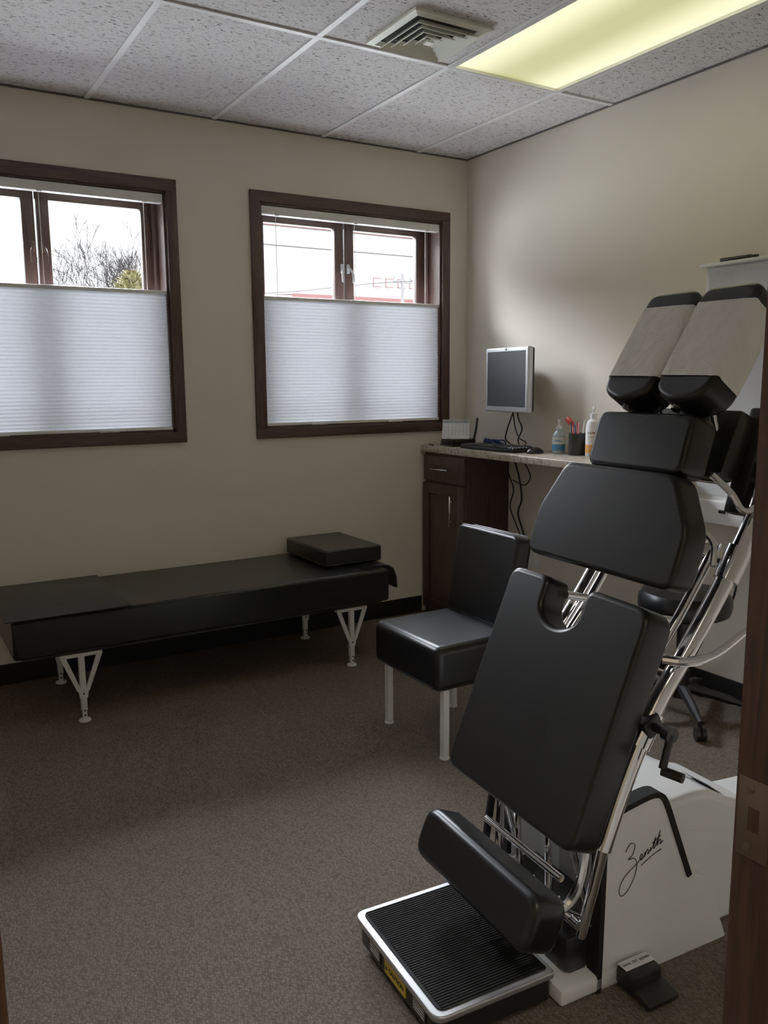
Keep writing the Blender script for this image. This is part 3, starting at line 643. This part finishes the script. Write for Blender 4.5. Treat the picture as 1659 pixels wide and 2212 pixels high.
for sy in (-1,1):
    out=rnd(pan,[.008,.03,.03,.03,.03,.02,.03,.02,.02,.01],4)
    g=G();g.prism(out,.03,0,.003,2,mtx=plane_mtx((0,-.18 if sy<0 else .21,0),(1,0,0),(0,0,1)))
    pn=mk(g,'side_panel',whitep,parent=T)
    tp=rnd(pan[:8],[.0,.03,.03,.03,.03,.02,.03,0],4)
    ya,yb=(-.185,-.148) if sy<0 else (.178,.213)
    vs=[];fs=[];N=len(tp)
    for i,(u,z) in enumerate(tp):
        a=Vector(tp[max(i-1,0)]);c_=Vector(tp[min(i+1,N-1)]);t=(c_-a).normalized();nn=Vector((-t.y,t.x))
        O_=Vector((u,z))+nn*.005;I_=Vector((u,z))-nn*.009
        vs+=[(O_.x,ya,O_.y),(I_.x,ya,I_.y),(I_.x,yb,I_.y),(O_.x,yb,O_.y)]
    for i in range(N-1):
        for j in range(4): fs.append([4*i+j,4*i+(j+1)%4,4*i+4+(j+1)%4,4*i+4+j])
    fs+=[[0,1,2,3],[4*N-1,4*N-2,4*N-3,4*N-4]]
    g=G();g.add(vs,fs);mk(g,'edge_trim',rubber,parent=pn)
    if sy<0:
        Z=[(.540,.322),(.556,.342),(.574,.334),(.566,.308),(.551,.298),(.574,.296),(.584,.272),(.573,.235),(.548,.205),(.528,.200),(.522,.222),(.540,.252),(.592,.283)]
        e_=[(.592,.283),(.603,.293),(.600,.302),(.594,.292),(.599,.284),(.610,.292)]
        n_s=[(.610,.292),(.613,.304),(.612,.290),(.620,.308),(.625,.306),(.624,.294),(.631,.302)]
        i_s=[(.631,.302),(.634,.312),(.632,.300),(.640,.308)]
        t_s=[(.640,.308),(.652,.338),(.645,.306),(.652,.310)]
        h_s=[(.652,.310),(.668,.352),(.657,.310),(.667,.326),(.672,.322),(.669,.312),(.680,.320)]
        cr=[(.640,.322),(.672,.338)];dot=[(.638,.322),(.6395,.324)];ul=[(.600,.268),(.640,.286),(.675,.296)]
        g=G();MM=lambda L_:[((u-.6)*.84+.572,-.1812,(z-.28)*.88+.298) for u,z in L_]
        for L_ in (Z,e_,n_s,i_s,t_s,h_s,cr,dot,ul): g.tube(MM(L_),.0010,0,6,k=5)
        mk(g,'script_logo',inkk,parent=pn,label='black handwritten script lettering')
g=G()
hp_=rnd([(.58,.0),(.58,.33),(.62,.385),(.84,.395),(.93,.34),(1.03,.31),(1.06,.23),(1.48,.20),(1.50,.0)],[.0,.05,.05,.06,.05,.05,.05,.05,.0],5)
g.prism(hp_,.27,0,.020,5,mtx=plane_mtx((0,-.135,0),(1,0,0),(0,0,1)))
g.b2(.34,.60,-.185,.185,.004,.045,0,.008)
mk(g,'base_housing',whitep,parent=T)
g=G();M_=plane_mtx((.885,-.06,.367),(.81,0,-.58),(0,1,0));g.prism([(-.04,-.05),(.04,-.05),(.04,.05),(-.04,.05)],.001,0,mtx=M_@Matrix.Translation((0,0,.006)))
for k in range(6): g.prism([(-.034+k*.012,-.045),(-.030+k*.012,-.045),(-.030+k*.012,.04),(-.034+k*.012,.04)],.0004,1,mtx=M_@Matrix.Translation((0,0,.0066)))
mk(g,'rating_plate',[card,mat('grey_ink',(.2,.2,.2),.7)],parent=T)
g=G();g.box((.545,-.215,.038),(.095,.055,.046),0,.008);g.box((.55,-.262,.020),(.095,.06,.016),0,.005,rot=(.22,0,0));
for k in range(7): g.box((.55,-.240-.007*k,.031-.0017*k),(.082,.003,.004),0,rot=(.22,0,0))
fp=mk(g,'foot_pedal',blackp,parent=T)
g=G();g.box((.545,-.205,.0635),(.088,.030,.003),0,.001)
text_geo(g,'BACK  TILT  DOWN',.009,plane_mtx((.545,-.205,.0655),(1,0,0),(0,1,0)),1);mk(g,'pedal_label',[whitep,inkk],parent=fp)
# ------------------------------------------------------------ camera
cd=D.cameras.new('camera');cam=D.objects.new('camera',cd);COL.objects.link(cam);SC.camera=cam
ps,pt,rl=.5451,.1556,.0078
R=Vector((math.cos(ps),-math.sin(ps),0));Fw=Vector((math.sin(ps)*math.cos(pt),math.cos(ps)*math.cos(pt),-math.sin(pt)));U=Vector((math.sin(ps)*math.sin(pt),math.cos(ps)*math.sin(pt),math.cos(pt)))
X=R*math.cos(rl)-U*math.sin(rl);Y=R*math.sin(rl)+U*math.cos(rl)
cam.matrix_world=Matrix(((X.x,Y.x,-Fw.x,-3.1373),(X.y,Y.y,-Fw.y,-4.1845),(X.z,Y.z,-Fw.z,1.416),(0,0,0,1)))
cd.sensor_fit='VERTICAL';cd.sensor_height=24;cd.lens=1790/2212*24;cd.clip_start=.02;cd.clip_end=300
# ------------------------------------------------------------ light: overcast sky, hazy near the horizon and bright overhead
w=D.worlds.new('world');SC.world=w;w.use_nodes=True;nt=w.node_tree;bg=nt.nodes['Background']
tc=nt.nodes.new('ShaderNodeTexCoord');sp=nt.nodes.new('ShaderNodeSeparateXYZ');nt.links.new(tc.outputs['Generated'],sp.inputs[0])
mr_=nt.nodes.new('ShaderNodeMapRange');mr_.interpolation_type='SMOOTHSTEP'
nt.links.new(sp.outputs[2],mr_.inputs[0]);mr_.inputs[1].default_value=.20;mr_.inputs[2].default_value=.50;mr_.inputs[3].default_value=.62;mr_.inputs[4].default_value=26
nt.links.new(ramp(nt,sp.outputs[2],[(.0,(.97,.98,1)),(.6,(.84,.90,1))]),bg.inputs[0]);nt.links.new(mr_.outputs[0],bg.inputs[1])
